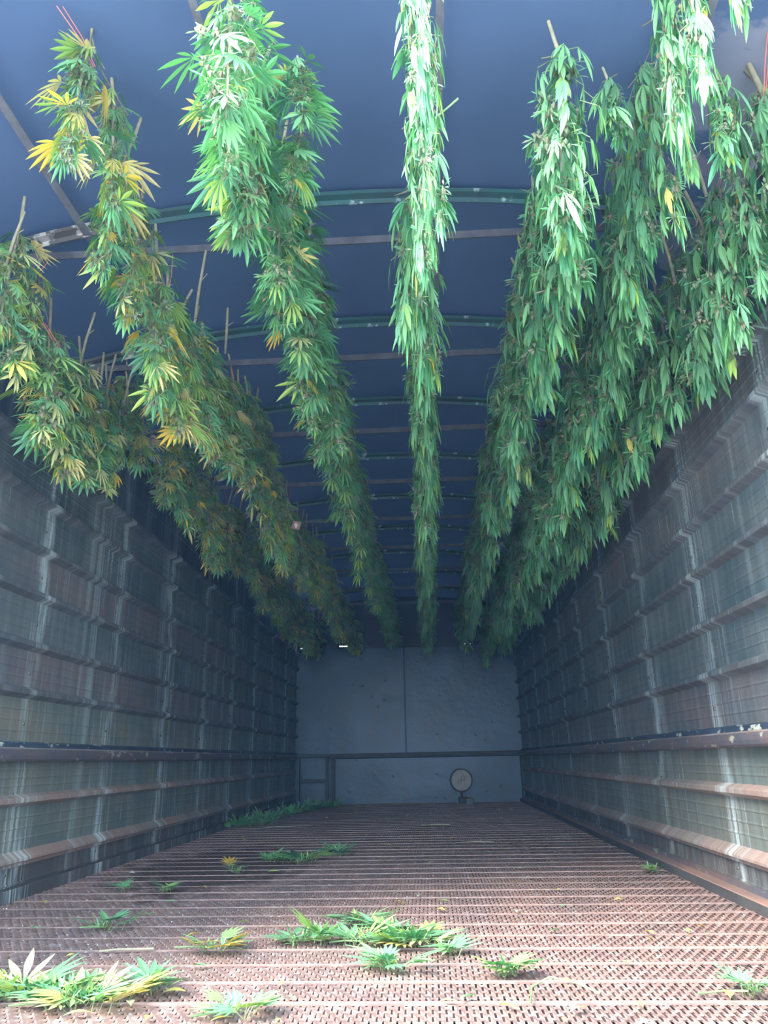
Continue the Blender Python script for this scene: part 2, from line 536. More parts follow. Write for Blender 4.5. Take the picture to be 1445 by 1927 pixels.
# ------------------------------------------------------------------ back wall
bw = empty('wall_back', (0, Y1, 0), kind='structure')
def bput(nm, b, m, sm=False):
    o = link_obj(nm, b.mesh(nm, m, sm), bw)
    o.location = (0, -Y1, 0)
    return o
b = MB(); b.box(-1.07, 0.955, Y1, Y1 + 0.03, -0.02, 0.462); bevel(bput('lower_panel', b, M['back']), .006)
b = MB(); b.box(0.958, XR + .01, Y1 - 0.012, Y1 + 0.03, -0.02, 0.50); bevel(bput('corner_strip', b, M['wood']), .004)
b = MB(); b.box(XL - .01, -1.075, Y1 + 0.01, Y1 + 0.03, -0.02, 0.52); bput('corner_panel', b, M['back'])
b = MB(); b.box(-1.10, XR - 0.01, Y1 - 0.02, Y1 + 0.03, 0.462, 0.512); bevel(bput('cross_rail', b, M['black']), .006)
b = MB(); b.box(XL - .01, -0.262, Y1 + .004, Y1 + 0.03, 0.505, 1.645); bevel(bput('upper_panel', b, M['back']), .006)
b = MB(); b.box(-0.256, XR + .01, Y1 + .004, Y1 + 0.03, 0.505, 1.645); bevel(bput('upper_panel', b, M['back']), .006)
b = MB(); b.box(-0.262, -0.256, Y1 + .012, Y1 + 0.03, 0.0, 1.645); bput('seam_strip', b, M['back'])
# top of the back wall: dark cloth with slots of daylight above the steel sheet
b = MB()
slots = [(-1.43, -1.37, 1.652, 1.662), (-0.985, -0.880, 1.662, 1.676), (0.365, 0.492, 1.652, 1.668)]
def wall_with_holes(b, x0, x1, z0, z1, y0, y1, holes):
    x = x0
    for (a, c, e, g) in holes:
        b.box(x, a, y0, y1, z0, z1)
        b.box(a, c, y0, y1, z0, e)
        b.box(a, c, y0, y1, g, z1)
        x = c
    b.box(x, x1, y0, y1, z0, z1)
wall_with_holes(b, XL - .01, XR + .01, 1.645, ZT + .03, Y1 - .005, Y1 + .02, slots)
b.box(XL - .02, XR + .02, Y1 + .031, Y1 + .05, -.16, 1.648)  # unseen backing plate, added to stop light leaking through the panel joints
# arched head above
n = 16
for k in range(n):
    ta = -1 + 2 * k / n; tb = -1 + 2 * (k + 1) / n
    cx = (XL + XR) / 2; hx = (XR - XL) / 2 + .05
    za = 2.03 + 0.19 * (1 - abs(ta) ** 2.2); zb_ = 2.03 + 0.19 * (1 - abs(tb) ** 2.2)
    b.quad((cx + ta * hx, Y1, ZT), (cx + tb * hx, Y1, ZT), (cx + tb * hx, Y1, zb_), (cx + ta * hx, Y1, za))
bput('head_cloth', b, M['black'])

# ------------------------------------------------------------------ roof: hoops, tie bars, webbing straps, tarpaulin
CX, HX = (XL + XR) / 2, (XR - XL) / 2
def hoop_z(t, top=2.19):
    return 2.02 + (top - 2.02) * (1 - abs(t) ** 2.2)
roof = empty('ceiling', (CX, Y0, ZT), kind='structure')
def rput(nm, b, m, sm=False):
    o = link_obj(nm, b.mesh(nm, m, sm), roof)
    o.location = -roof.location
    return o
b = MB()
NY, NX = 90, 44
tv = []
for j in range(NY + 1):
    y = Y0 - 0.02 + (Y1 + 0.06 - Y0) * j / NY
    ph = (y - HOOP0) / HSTEP
    sagk = 0.5 - 0.5 * math.cos(2 * PI * ph)
    for i in range(NX + 1):
        t = -1 + 2 * i / NX
        z = hoop_z(t, 2.205) + 0.012 - 0.010 * sagk * (1 - t * t) + 0.003 * math.sin(13 * t + 2.1 * y) * (1 - t * t)
        tv.append((CX + t * (HX + 0.045), y, z + (0.012 if abs(t) > .99 else 0)))
b.v = tv
for j in range(NY):
    for i in range(NX):
        a = j * (NX + 1) + i
        b.f.append((a, a + NX + 1, a + NX + 2, a + 1)); b.mi.append(0)
rput('tarpaulin', b, M['tarp'], True)
def hoop_mesh():
    b = MB()
    n = 40
    sec = [(-0.026, 0.0), (-0.026, 0.014), (0.0, 0.016), (0.026, 0.014), (0.026, 0.0), (0.004, -0.004), (0.002, -0.020), (-0.002, -0.020), (-0.004, -0.004)]
    ns = len(sec)
    for k in range(n + 1):
        t = -1 + 2 * k / n
        z = hoop_z(t)
        for (y, dz) in sec:
            b.v.append((CX + t * HX, y, z + dz - 0.012))
    for k in range(n):
        t = -1 + 2 * (k + .5) / n
        for j in range(ns):
            j2 = (j + 1) % ns
            b.f.append((k * ns + j, k * ns + j2, (k + 1) * ns + j2, (k + 1) * ns + j)); b.mi.append(1 if t < -0.62 else 0)
    return b.mesh('hoop', [M['hoop'], M['hoop_rust']])
hm = hoop_mesh()
bb = MB(); bb.box(XL, XR, -0.012, -0.006, 1.998, 2.024); bb.box(XL, XR, -0.010, 0.012, 2.018, 2.024)
bm_ = bb.mesh('tie_bar', M['bar'])
for k in range(0, 9):
    y = HOOP0 + k * HSTEP
    link_obj('hoop', hm, roof).location = Vector((0, y, 0)) - roof.location
    link_obj('tie_bar', bm_, roof).location = Vector((0, y, 0)) - roof.location
for xs, wd in ((0.085, 0.020), (-1.06, 0.026), (-0.50, 0.020), (0.70, 0.024)):
    b = MB()
    t = (xs - CX) / HX
    z = hoop_z(t) - 0.030
    for j in range(40):
        ya = Y0 + (Y1 - Y0) * j / 40; yb = Y0 + (Y1 - Y0) * (j + 1) / 40
        b.box(xs - wd / 2, xs + wd / 2, ya, yb, z, z + 0.003)
    rput('strap', b, M['strap'])

# ------------------------------------------------------------------ ground outside, in front of and below the trailer
b = MB(); b.box(-25, 25, -25, 30, -1.25, -1.15)
gm = rust_mat('ground_gravel', (0.44, 0.42, 0.40), (0.36, 0.34, 0.32), 3, 0.9)
tag(link_obj('ground', b.mesh('ground', gm)), kind='structure')

# ------------------------------------------------------------------ haze: bluish volume added to lift the darks, in and before the trailer
HAZE = 0.0048
if HAZE > 0:
    b = MB(); b.box(XL - .06, XR + .06, -0.6, Y1 + .06, -0.16, 2.30)
    hz = bpy.data.materials.new('haze'); hz.use_nodes = True
    t_ = hz.node_tree; t_.nodes.clear()
    vo = t_.nodes.new('ShaderNodeVolumeScatter'); vo.inputs['Color'].default_value = (0.26, 0.56, 1.0, 1)
    vo.inputs['Density'].default_value = HAZE; vo.inputs['Anisotropy'].default_value = 0.2
    mo = t_.nodes.new('ShaderNodeOutputMaterial'); t_.links.new(vo.outputs[0], mo.inputs['Volume'])
    ho = link_obj('haze', b.mesh('haze', hz)); ho['kind'] = 'stuff'
    tag(ho, 'thin bluish haze in the air of the trailer', 'haze')

# ------------------------------------------------------------------ leaves
GREENS = [(0.085, 0.27, 0.105), (0.11, 0.32, 0.12), (0.065, 0.22, 0.10), (0.14, 0.36, 0.12), (0.09, 0.29, 0.14)]
YELG = [(0.30, 0.44, 0.08), (0.24, 0.40, 0.09)]
YEL = [(0.70, 0.50, 0.07), (0.62, 0.42, 0.06), (0.66, 0.54, 0.22)]
BUD = [(0.16, 0.22, 0.11), (0.20, 0.22, 0.13), (0.24, 0.20, 0.13)]
def jit(c, k=0.18):
    s = 1 + random.uniform(-k, k)
    return (c[0] * s, c[1] * s, c[2] * s)

def leaflet(b, cols, base, d, nrm, L, W, droop, col, seg=4, serr=0.0, tipcol=None):
    """lanceolate blade from base along d, bending towards -Z by droop; V-folded along the midrib"""
    p = Vector(base); d = Vector(d).normalized(); nrm = Vector(nrm)
    side = d.cross(nrm).normalized()
    prof = {3: [0.5, 1.0, 0.0], 4: [0.45, 1.0, 0.72, 0.0], 5: [0.35, 0.9, 1.0, 0.6, 0.0], 6: [0.3, 0.8, 1.0, 0.85, 0.5, 0.0], 8: [.3, .62, .9, 1.0, .93, .70, .38, 0.0]}[seg]
    st = L / seg
    i0 = len(b.v)
    b.v.append(tuple(p)); cols.append(col)
    prev = None
    for k in range(seg):
        d = (d + Vector((0, 0, -1)) * droop / seg).normalized()
        p = p + d * st
        t = (k + 1) / seg
        cc = col if tipcol is None else tuple(col[q] * (1 - t) + tipcol[q] * t for q in range(3))
        if k == seg - 1:
            b.v.append(tuple(p)); cols.append(cc); tip = len(b.v) - 1
            b.f.append((prev[0], tip, prev[1])); b.f.append((prev[1], tip, prev[2])); b.mi += [0, 0]
        else:
            wv = side * (W * 0.5 * prof[k])
            lift = nrm * (W * 0.16 * prof[k])
            sr = d * (serr * L)
            a = len(b.v)
            b.v += [tuple(p - wv + lift - sr), tuple(p), tuple(p + wv + lift - sr)]
            cols += [cc, cc, cc]
            cur = (a, a + 1, a + 2)
            if prev is None:
                b.f.append((i0, cur[0], cur[1])); b.f.append((i0, cur[1], cur[2])); b.mi += [0, 0]
            else:
                b.f.append((prev[0], cur[0], cur[1], prev[1])); b.f.append((prev[1], cur[1], cur[2], prev[2])); b.mi += [0, 0]
            prev = cur

def fan_leaf(b, cols, base, d, nrm, size, nl=5, spread=1.0, droop=0.5, col=None, seg=4, yell=False):
    d = Vector(d).normalized(); nrm = Vector(nrm)
    nrm = (nrm - d * nrm.dot(d)).normalized()
    col = col or jit(random.choice(GREENS))
    for k in range(nl):
        u = (k - (nl - 1) / 2) / max(1, (nl - 1) / 2)
        ang = u * spread
        q = Matrix.Rotation(ang, 3, nrm)
        dd = q @ d
        L = size * (1 - 0.45 * abs(u) ** 1.5) * random.uniform(.9, 1.08)
        cc = jit(col, .10)
        leaflet(b, cols, base, dd, nrm, L, L * random.uniform(.115, .16), droop * random.uniform(.6, 1.4), cc, seg)

def rand_dir(phi, tilt):
    """direction: azimuth phi, tilt away from straight down"""
    return Vector((math.sin(tilt) * math.cos(phi), math.sin(tilt) * math.sin(phi), -math.cos(tilt)))

def env(t):
    return max(0.25, math.sin(PI * min(1, 0.12 + t * 0.80)) ** 0.7)

def foliage(L, R, nleaf, yellow, droopy, nb=26):
    b = MB(); cols = []
    for k in range(nleaf):
        t = (k + random.random()) / nleaf
        z = -t * L
        phi = random.uniform(0, 2 * PI)
        r = R * env(t)
        rr = r * random.uniform(0.15, 0.75)
        tilt = random.uniform(0.08, 0.60) if droopy else random.uniform(0.3, 1.15)
        d = rand_dir(phi + random.uniform(-.5, .5), tilt)
        base = Vector((rr * math.cos(phi), rr * math.sin(phi), z + 0.02))
        nrm = Vector((math.cos(phi), math.sin(phi), random.uniform(.1, .8)))
        x = random.random()
        col = jit(random.choice(YEL)) if x < yellow else jit(random.choice(YELG)) if x < yellow * 2.5 + .05 else jit(random.choice(GREENS))
        size = random.uniform(0.055, 0.090) * (1.2 if droopy else 1.0)
        fan_leaf(b, cols, base, d, nrm, size, random.choice((3, 5, 5, 7) if not droopy else (3, 3, 4, 5)), random.uniform(.25, .7) if droopy else random.uniform(.7, 1.2),
                 random.uniform(.5, 1.3) if droopy else random.uniform(.1, .7), col, 4)
    # flower clusters: many narrow sugar leaves around a knobbly core
    for k in range(nb):
        t = random.uniform(0.05, 1.0)
        phi = random.uniform(0, 2 * PI)
        r = R * env(t) * random.uniform(.2, .85)
        c = Vector((r * math.cos(phi), r * math.sin(phi), -t * L))
        for j in range(13):
            dd = Vector((random.gauss(0, 1), random.gauss(0, 1), random.gauss(-.5, 1))).normalized()
            leaflet(b, cols, c + dd * .006, dd, Vector((dd.y, -dd.x, .3)).normalized(), random.uniform(.018, .042), random.uniform(.003, .006), .3,
                    jit(random.choice(GREENS + BUD)), 3)
        for j in range(5):
            cc = c + Vector((random.uniform(-.009, .009), random.uniform(-.009, .009), random.uniform(-.014, .014)))
            s = random.uniform(.004, .008)
            i0 = len(b.v)
            b.v += [tuple(cc + Vector(q) * s) for q in ((1, 0, 0), (0, 1, 0), (-1, 0, 0), (0, -1, 0), (0, 0, 1.4), (0, 0, -1.4))]
            bc = jit(random.choice(BUD)); cols += [bc] * 6
            for f in ((0, 1, 4), (1, 2, 4), (2, 3, 4), (3, 0, 4), (1, 0, 5), (2, 1, 5), (3, 2, 5), (0, 3, 5)):
                b.f.append(tuple(i0 + q for q in f)); b.mi.append(0)
    return b.mesh('foliage', M['leaf'], False, cols)

FOL = {
    'yellow': [foliage(0.36, 0.070, 48, 0.24, False) for _ in range(5)],
    'green': [foliage(0.36, 0.072, 50, 0.03, False) for _ in range(5)],
    'droop': [foliage(0.42, 0.068, 66, 0.008, True) for _ in range(5)],
}
def leafset(pal, droopy, n):
    out = []
    for _ in range(n):
        b = MB(); cols = []
        size = random.uniform(.075, .105) * (1.1 if droopy else 1)
        fan_leaf(b, cols, (0, 0, 0), rand_dir(0, .35), (1, 0, .4), size, random.choice((5, 5, 7) if not droopy else (3, 3, 5)),
                 random.uniform(.25, .6) if droopy else random.uniform(.8, 1.2), random.uniform(.6, 1.3) if droopy else random.uniform(.1, .6), jit(random.choice(pal)), 6)
        # petiole
        i0 = len(b.v)
        p = [(-0.035, 0, .022), (0, 0, 0)]
        k0 = len(b.v); b.tube(p, 0.0011, 4); cols += [(0.25, .3, .12)] * (len(b.v) - k0)
        out.append(b.mesh('leaf', M['leaf'], False, cols))
    return out
LV = {
    'green': leafset(GREENS, False, 10), 'droop': leafset(GREENS + [(0.15, 0.36, 0.13)], True, 10),
    'yellow': leafset(YEL, False, 5), 'yelgreen': leafset(YELG, False, 5), 'yeldroop': leafset(YEL + YELG, True, 4),
}
def stem_meshes():
    out = []
    for _ in range(6):
        b = MB()
        h = random.uniform(.07, .14); lx = random.uniform(-.02, .02); ly = random.uniform(-.02, .02)
        b.tube([(lx * 2, ly * 2, h), (lx, ly, h * .5), (0, 0, 0), (0.003, 0, -.15), (-.003, 0.002, -.34)], [.0045, .005, .005, .004, .0018], 7)
        # cut side twigs
        for k in range(3):
            z = random.uniform(-.02, h * .4); a = random.uniform(0, 6.28)
            b.tube([(lx * .5, ly * .5, z), (.018 * math.cos(a), .018 * math.sin(a), z - .03), (.05 * math.cos(a), .05 * math.sin(a), z - .05)], [.003, .0025, .0015], 5)
        out.append(b.mesh('stem', M['stem'], True))
    return out
STEMS = stem_meshes()

ORD = ['first', 'second', 'third', 'fourth', 'fifth', 'sixth', 'seventh', 'eighth', 'ninth', 'tenth', 'eleventh', 'twelfth', 'thirteenth', 'fourteenth',
       'fifteenth', 'sixteenth', 'seventeenth', 'eighteenth', 'nineteenth', 'twentieth']

def interp(tab, x):
    if x <= tab[0][0]:
        return tab[0][1]
    for (a, va), (c, vc) in zip(tab, tab[1:]):
        if x <= c:
            return va + (vc - va) * (x - a) / (c - a)
    return tab[-1][1]

# rows: x, first y, table y -> height of the cord, girth table, palette, phrase, group
ROWS = [
    dict(x=-1.19, y0=1.84, top=[(1.72, 2.0), (1.9, 1.93), (2.1, 1.76), (2.5, 1.76), (2.75, 1.93), (3.0, 2.02), (3.15, 1.98), (3.5, 2.02), (3.9, 1.92), (4.4, 1.93), (4.8, 2.0), (5.4, 1.93), (6.5, 1.88), (8.4, 1.9)],
         girth=[(1.7, .7), (2.0, .9), (2.3, 1.15), (2.9, 1.1), (4, 1.15), (8, 1.3)], pal='yellow', what='yellowing hemp branch', row='row by the left wall', gap=(2.98, 3.18)),
    dict(x=-0.78, y0=1.40, top=[(1.40, 2.20), (1.55, 2.12), (1.7, 2.02), (1.85, 1.96), (2.05, 1.86), (2.35, 1.86), (2.8, 1.98), (3.3, 2.05), (3.9, 1.86), (4.6, 1.88), (5.4, 1.95), (6.5, 1.9), (8.4, 1.9)],
         girth=[(1.4, .66), (1.8, .72), (2.1, .95), (2.6, 1.15), (3.4, 1.1), (8, 1.25)], pal='yellow', what='hemp branch with yellow fan leaves', row='second row from left', gap=None),
    dict(x=-0.37, y0=1.18, top=[(1, 2.0), (8.4, 1.97)], girth=[(1, .95), (2, 1.05), (4, 1.15), (8, 1.3)], pal='green', what='bushy green hemp branch', row='third row from left', gap=None),
    dict(x=0.02, y0=1.06, top=[(.8, 2.0), (8.4, 1.97)], girth=[(.8, .42), (1.4, .52), (2.2, .74), (4, 1.0), (8, 1.25)], pal='droop', what='slim green hemp branch', row='centre row', gap=None),
    dict(x=0.38, y0=1.40, top=[(1, 2.02), (8.4, 1.98)], girth=[(1, .95), (1.6, 1.0), (3, 1.3), (8, 1.4)], pal='droop', what='pale green drooping hemp branch', row='third row from right', gap=None),
    dict(x=0.62, y0=1.06, xt=[(1.0, .60), (1.4, .61), (2.0, .62)], top=[(1, 2.12), (1.37, 2.12), (1.52, 2.18), (1.82, 2.08), (2.2, 2.0), (2.7, 1.96), (3.3, 1.90), (8.4, 1.90)], girth=[(1, .50), (1.4, .60), (1.7, .85), (3, 1.35), (8, 1.4)], pal='droop',
         what='dark green drooping hemp branch', row='second row from right', gap=None),
    dict(x=0.82, y0=1.52, xt=[(1.5, .86), (2.2, .83), (3, .80)], top=[(1.4, 2.02), (1.7, 1.93), (2.2, 1.92), (8.4, 1.93)], girth=[(1.4, .75), (1.8, .95), (2.2, 1.1), (4, 1.3), (8, 1.35)], pal='droop', what='long leafy green hemp branch', row='row by the right wall', gap=None),
]
cord_pts = {}
def add_leaf(parent, pal, R, L, droopy, k, n):
    t = (k + random.random()) / n
    r = R * env(t) * random.uniform(.55, .95)
    phi = random.uniform(0, 2 * PI)
    x = random.random()
    if pal == 'yellow':
        key = 'yellow' if x < .27 else 'yelgreen' if x < .50 else 'green'
    elif pal == 'green':
        key = 'yellow' if x < .03 else 'yelgreen' if x < .10 else 'green'
    else:
        key = 'yeldroop' if x < .03 else 'droop'
    o = bpy.data.objects.new('leaf', random.choice(LV[key]))
    C.objects.link(o)
    o.parent = parent
    o.location = (r * math.cos(phi), r * math.sin(phi), -t * L + .02)
    s = random.uniform(.75, 1.1)
    o.scale = (s, s, s)
    if droopy:
        o.rotation_euler = Euler((random.uniform(-.35, .35), random.uniform(-.1, .35), phi), 'XYZ')
    else:
        o.rotation_euler = Euler((random.uniform(-.6, .6), random.uniform(-.75, .15), phi), 'XYZ')

for R_ in ROWS:
    y = R_['y0']; idx = 0; line = []; last_bay = -9; nb_ = 0
    while y < 8.35:
        step = 0.125 if y < 2.6 else 0.16 if y < 4 else 0.22 if y < 6 else 0.30
        if R_['gap'] and R_['gap'][0] < y < R_['gap'][1]:
            y += step; continue
        top = interp(R_['top'], y) + random.uniform(-.03, .03)
        top = min(top, 2.05)
        if interp(R_['top'], y) > 2.05:
            top = interp(R_['top'], y) - 0.0
            top = min(top, 2.13)
        g = interp(R_['girth'], y) * random.uniform(.9, 1.15)
        x = interp(R_['xt'], y) if R_.get('xt') else R_['x']
        x += random.uniform(-.018, .018)
        pal = R_['pal']
        droopy = pal == 'droop'
        L = 0.42 if droopy else 0.36
        bay = int((y - HOOP0) / HSTEP) if y > HOOP0 else -1
        nb_ = nb_ + 1 if bay == last_bay else 0
        last_bay = bay
        if bay < 0:
            lab = f"{R_['what']} hung {ORD[idx]} from front in the {R_['row']}"
            grp = 'hemp branches hung in the ' + R_['row']
        elif y < 5.0:
            lab = f"{R_['what']}, {ORD[nb_]} behind the {ORD[bay]} hoop, {R_['row']}"
            grp = 'hemp branches hung in the ' + R_['row']
        else:
            lab = f"small shaded hemp branch at the far end of the {R_['row']}"
            grp = 'far hemp branches in the ' + R_['row']
        P = empty('hemp_branch', (x, y, top), (random.uniform(-.08, .08), random.uniform(-.08, .08), random.uniform(0, 6.28)), lab, 'plant', grp)
        line.append((x, y, top + 0.006))
        link_obj('stem', random.choice(STEMS), P)
        vs_ = random.uniform(.95, 1.12) if y < 3 else random.uniform(1.0, 1.2)
        fo = link_obj('foliage', random.choice(FOL[pal]), P)
        fo.scale = (g, g, vs_)
        fo.rotation_euler = (0, 0, random.uniform(0, 6.28))
        fo['kind'] = 'stuff'
        nl = 24 if y < 2.4 else 10 if y < 3.3 else 0
        if g < 0.75:
            nl = int(nl * .7)
        for k in range(nl):
            add_leaf(P, pal, .085 * g, L * vs_, droopy, k, nl)
        idx += 1
        y += step * random.uniform(.9, 1.1)
    cord_pts[R_['row']] = line

# branches that break out of the rows
for (x, y, z, g, v, pal, wh) in (
        (-.245, 1.34, 1.96, .62, .42, 'green', 'small side branch sticking out right of the third row from left near the front'),
        (-.26, 1.44, 1.86, .55, .38, 'green', 'lower side sprig right of the third row from left near the front'),
        (.715, 1.40, 1.90, .60, .50, 'droop', 'side branch sticking out right of the second row from right'),
        (.49, 1.46, 1.98, .50, .40, 'droop', 'short side sprig right of the top of the third row from right'),
        (-1.18, 2.36, 1.64, .80, .62, 'yellow', 'yellow tipped tail hanging lowest in the left swag'),
        (-1.15, 2.62, 1.66, .70, .72, 'yellow', 'long green tail hanging below the far side of the left swag'),
        (-1.17, 2.12, 1.66, .95, .70, 'yellow', 'green tail at the left edge hanging below the left swag')):
    P = empty('hemp_sprig', (x, y, z), (random.uniform(-.15, .15), random.uniform(-.2, .2), random.uniform(0, 6.28)), wh, 'plant', 'side sprigs of the hemp rows')
    link_obj('stem', STEMS[0], P).scale = (.7, .7, v)
    fo = link_obj('foliage', random.choice(FOL[pal]), P); fo.scale = (g, g, v); fo['kind'] = 'stuff'
    for k in range(14):
        add_leaf(P, pal, .075 * g, .38 * v, pal == 'droop', k, 14)

# hanging cords: one per row, running from branch to branch, with ties up to the bars
for R_ in ROWS:
    ln = cord_pts[R_['row']]
    root = empty('hanging_cord', ln[0], (0, 0, 0), f"thin cord carrying the hemp branches of the {R_['row']}", 'cord')
    org = Vector(ln[0])
    b = MB(); b.tube([Vector(p) - org for p in ln], 0.0022, 5)
    link_obj('cord', b.mesh('cord', M['cord']), root)
    for k in range(-1, 9):
        yb = HOOP0 + k * HSTEP
        if yb < ln[0][1] or yb > ln[-1][1]:
            continue
        p = min(ln, key=lambda q: abs(q[1] - yb))
        b = MB()
        t0 = Vector(p) - org
        t1 = Vector((p[0] + random.uniform(-.02, .02), yb, 2.0)) - org
        if t1.z < t0.z + .01:
            t1.z = t0.z + .02
        b.tube([t0, t0 * .5 + t1 * .5 + Vector((.004, 0, 0)), t1], 0.0012, 5)
        link_obj('tie', b.mesh('tie', M['twine']), root)

# red twine where rows are tied off near the mouth
def twine(pts, label, r=0.0013):
    org = Vector(pts[0])
    b = MB(); b.tube([Vector(p) - org for p in pts], r, 6)
    b.tube([Vector(p) - org + Vector((.004 + .01 * (k / max(1, len(pts) - 1)), 0.002, .0)) for k, p in enumerate(pts)], r * .8, 6)
    o = link_obj('twine', b.mesh('twine', M['twine']), None, org)
    tag(o, label, 'twine', 'red twine ties')
twine([(-.78, 1.42, 2.10), (-.80, 1.37, 2.14), (-.83, 1.31, 2.17)], 'red twine holding the front end of the second row from left')
twine([(-.37, 1.06, 2.0), (-.375, 1.03, 2.06), (-.37, 1.0, 2.14)], 'short red twine above the front end of the third row from left')
twine([(.38, 1.18, 1.98), (.385, 1.13, 2.08), (.39, 1.08, 2.16)], 'straight red twine holding the third row from right')
twine([(.872, 1.51, 1.975), (.868, 1.47, 2.03), (.865, 1.40, 2.12)], 'red twine holding the front end of the row by the right wall')
twine([(-1.17, 2.03, 1.77), (-1.165, 2.08, 1.745), (-1.16, 2.12, 1.72)], 'thin red twine at the dip of the row by the left wall')
twine([(-1.10, 2.98, 2.02), (-1.12, 3.05, 1.98), (-1.14, 3.16, 1.95)], 'thin red twine joining the two swags beside the left wall')

# bare cut stalks standing up out of the rows
def stalk(x, y, z, h, lean, label, r=0.006, grp='bare stalks standing up from the rows'):
    b = MB()
    b.tube([(0, 0, -.05), (lean * .3, 0.003, h * .35), (lean, .0, h)], [r, r * .95, r * .75], 7)
    b.tube([(lean * .3, 0, h * .4), (lean * .3 + .02, .01, h * .6)], [r * .5, r * .25], 5)
    o = link_obj('stalk', b.mesh('stalk', M['stem'], True), None, (x, y, z))
    tag(o, label, 'stalk', grp)
for (x, y, z, h, le, wh) in (
        (-.68, 2.02, 1.80, .20, .02, 'tall bare stalk beside the second row from left'),
        (-.66, 2.30, 1.84, .13, .0, 'short bare stalk behind the tall stalk of the second row from the left'),
        (-1.17, 1.80, 1.86, .14, .03, 'bare stalk rising at the left edge from the front of the left row'),
        (-1.12, 2.20, 1.76, .15, .03, 'hooked bare stalk at the start of the left swag'),
        (-1.12, 2.36, 1.76, .09, .0, 'low bare stalk right of the hooked one in the left swag'),
        (-1.14, 2.46, 1.77, .13, .02, 'thin upright stalk in the middle of the left swag'),
        (-1.11, 2.55, 1.78, .15, .03, 'taller leaning stalk in the middle of the left swag'),
        (-1.13, 2.63, 1.80, .12, -.02, 'forked stalk towards the far end of the left swag'),
        (-1.10, 2.72, 1.84, .13, .05, 'slanting stalk near the far end of the left swag'),
        (.66, 1.92, 1.90, .14, -.02, 'thin bare stalk behind the third row from right'),
        (.76, 1.66, 1.86, .17, -.03, 'smooth bare stalk left of the row by the right wall'),
        (.76, 1.95, 1.80, .14, -.02, 'short grey stalk between the two rightmost rows'),
        (.74, 2.14, 1.74, .20, -.01, 'long curved bare stalk between the two rightmost rows'),
        (.76, 2.45, 1.74, .10, .0, 'low cut stalk between the two rightmost rows further back'),
        (.885, 1.515, 1.93, .15, -.03, 'thick cut stalk at the top right above the right row')):
    stalk(x, y, z, h, le, wh, .0085 if 'thick' in wh else .005)
b = MB(); b.tube([(0, 0, 0), (.03, -.01, .02), (.055, -.015, .04)], [.002, .0022, .0026], 6)
tag(link_obj('stalk', b.mesh('stalk', M['greenstem']), None, (.06, 1.38, 1.83)), 'thin pale twig sticking out right of the middle row', 'stalk', 'bare stalks standing up from the rows')

# small brown tag caught in the second row
tg = empty('plant_tag', (-.695, 3.98, 1.68), (math.radians(70), math.radians(12), 0), 'small pinkish brown square tag on the second row from left', 'tag')
b = MB(); b.box(-.024, .024, -.028, .028, -.0015, .0015)
bevel(link_obj('plate', b.mesh('plate', M['tagm']), tg), .006, 3)
b = MB(); b.box(-.011, .011, -.004, .004, .0015, .0022); b.box(-.004, .008, -.016, -.007, .0015, .0022); b.box(-.009, .002, .008, .014, .0015, .0022)
link_obj('print', b.mesh('print', M['white']), tg)

# ------------------------------------------------------------------ clippings on the floor
FL = {'g': LV['green'], 'y': LV['yellow'], 'v': LV['yelgreen'], 'd': LV['droop']}
TUFT = []
for _ in range(4):
    b = MB(); cols = []
    for k in range(34):
        a = random.uniform(0, 6.28); el = random.uniform(.05, 1.1)
        dd = Vector((math.cos(a) * math.cos(el), math.sin(a) * math.cos(el), math.sin(el)))
        leaflet(b, cols, (random.uniform(-.03, .03), random.uniform(-.02, .02), .006), dd, Vector((-dd.z * math.cos(a), -dd.z * math.sin(a), math.cos(el))), random.uniform(.02, .05), random.uniform(.003, .007), .2,
                jit(random.choice(GREENS + YELG)), 3)
    TUFT.append(b.mesh('sprig', M['leaf'], False, cols))
def clump(x, y, n, rx, ry, mixk, size, label, grp=None, name='leaf_clump', stemlen=0.0, up=0.6):
    P = empty(name, (x, y, 0.004), (0, 0, 0), label, 'leaves', grp)
    for k in range(n):
        o = bpy.data.objects.new('leaf', random.choice(FL[random.choice(mixk)]))
        C.objects.link(o); o.parent = P
        u, v = random.uniform(-1, 1), random.uniform(-1, 1)
        o.location = (u * rx, v * ry, random.uniform(.010, .022))
        s = size * random.uniform(.75, 1.15); o.scale = (s, s * 1.4, s)
        # blades lie outwards: turn the hanging leaf up to a low elevation
        el = random.uniform(.05, up)
        az = math.atan2(v * ry + random.uniform(-.03, .03), u * rx + random.uniform(-.03, .03))
        o.rotation_euler = (Euler((0, -(PI / 2 - .35) - el, 0)).to_matrix() @ Matrix.Identity(3)).to_euler()
        o.rotation_euler = (Matrix.Rotation(az, 3, 'Z') @ Matrix.Rotation(-(PI / 2 - .35) - el, 3, 'Y') @ Matrix.Rotation(random.uniform(-.3, .3), 3, 'X')).to_euler()
    for k in range(max(1, n // 5)):
        t = link_obj('sprig', random.choice(TUFT), P, (random.uniform(-rx, rx) * .7, random.uniform(-ry, ry) * .7, 0))
        t.rotation_euler = (0, 0, random.uniform(0, 6.28)); t.scale = (size * 1.1,) * 3
    if stemlen:
        b = MB(); a = random.uniform(2.6, 3.6)
        b.tube([(0, 0, .006), (stemlen * .5 * math.cos(a), stemlen * .5 * math.sin(a), .008), (stemlen * math.cos(a), stemlen * math.sin(a), .005)], .002, 6)
        link_obj('stem', b.mesh('stem', M['greenstem'], True), P)
    return P
clump(-.82, 1.70, 36, .11, .05, 'gvydvy', .9, 'big pile of green and yellow leaf clippings in the front left corner', stemlen=.12)
clump(-.68, 1.645, 28, .09, .05, 'gvyydy', .9, 'yellow streaked leaf pile right of the front left corner pile', stemlen=.14)
clump(-.585, 1.735, 9, .03, .025, 'ddg', .95, 'pale green leaf tuft at the right end of the front left pile')
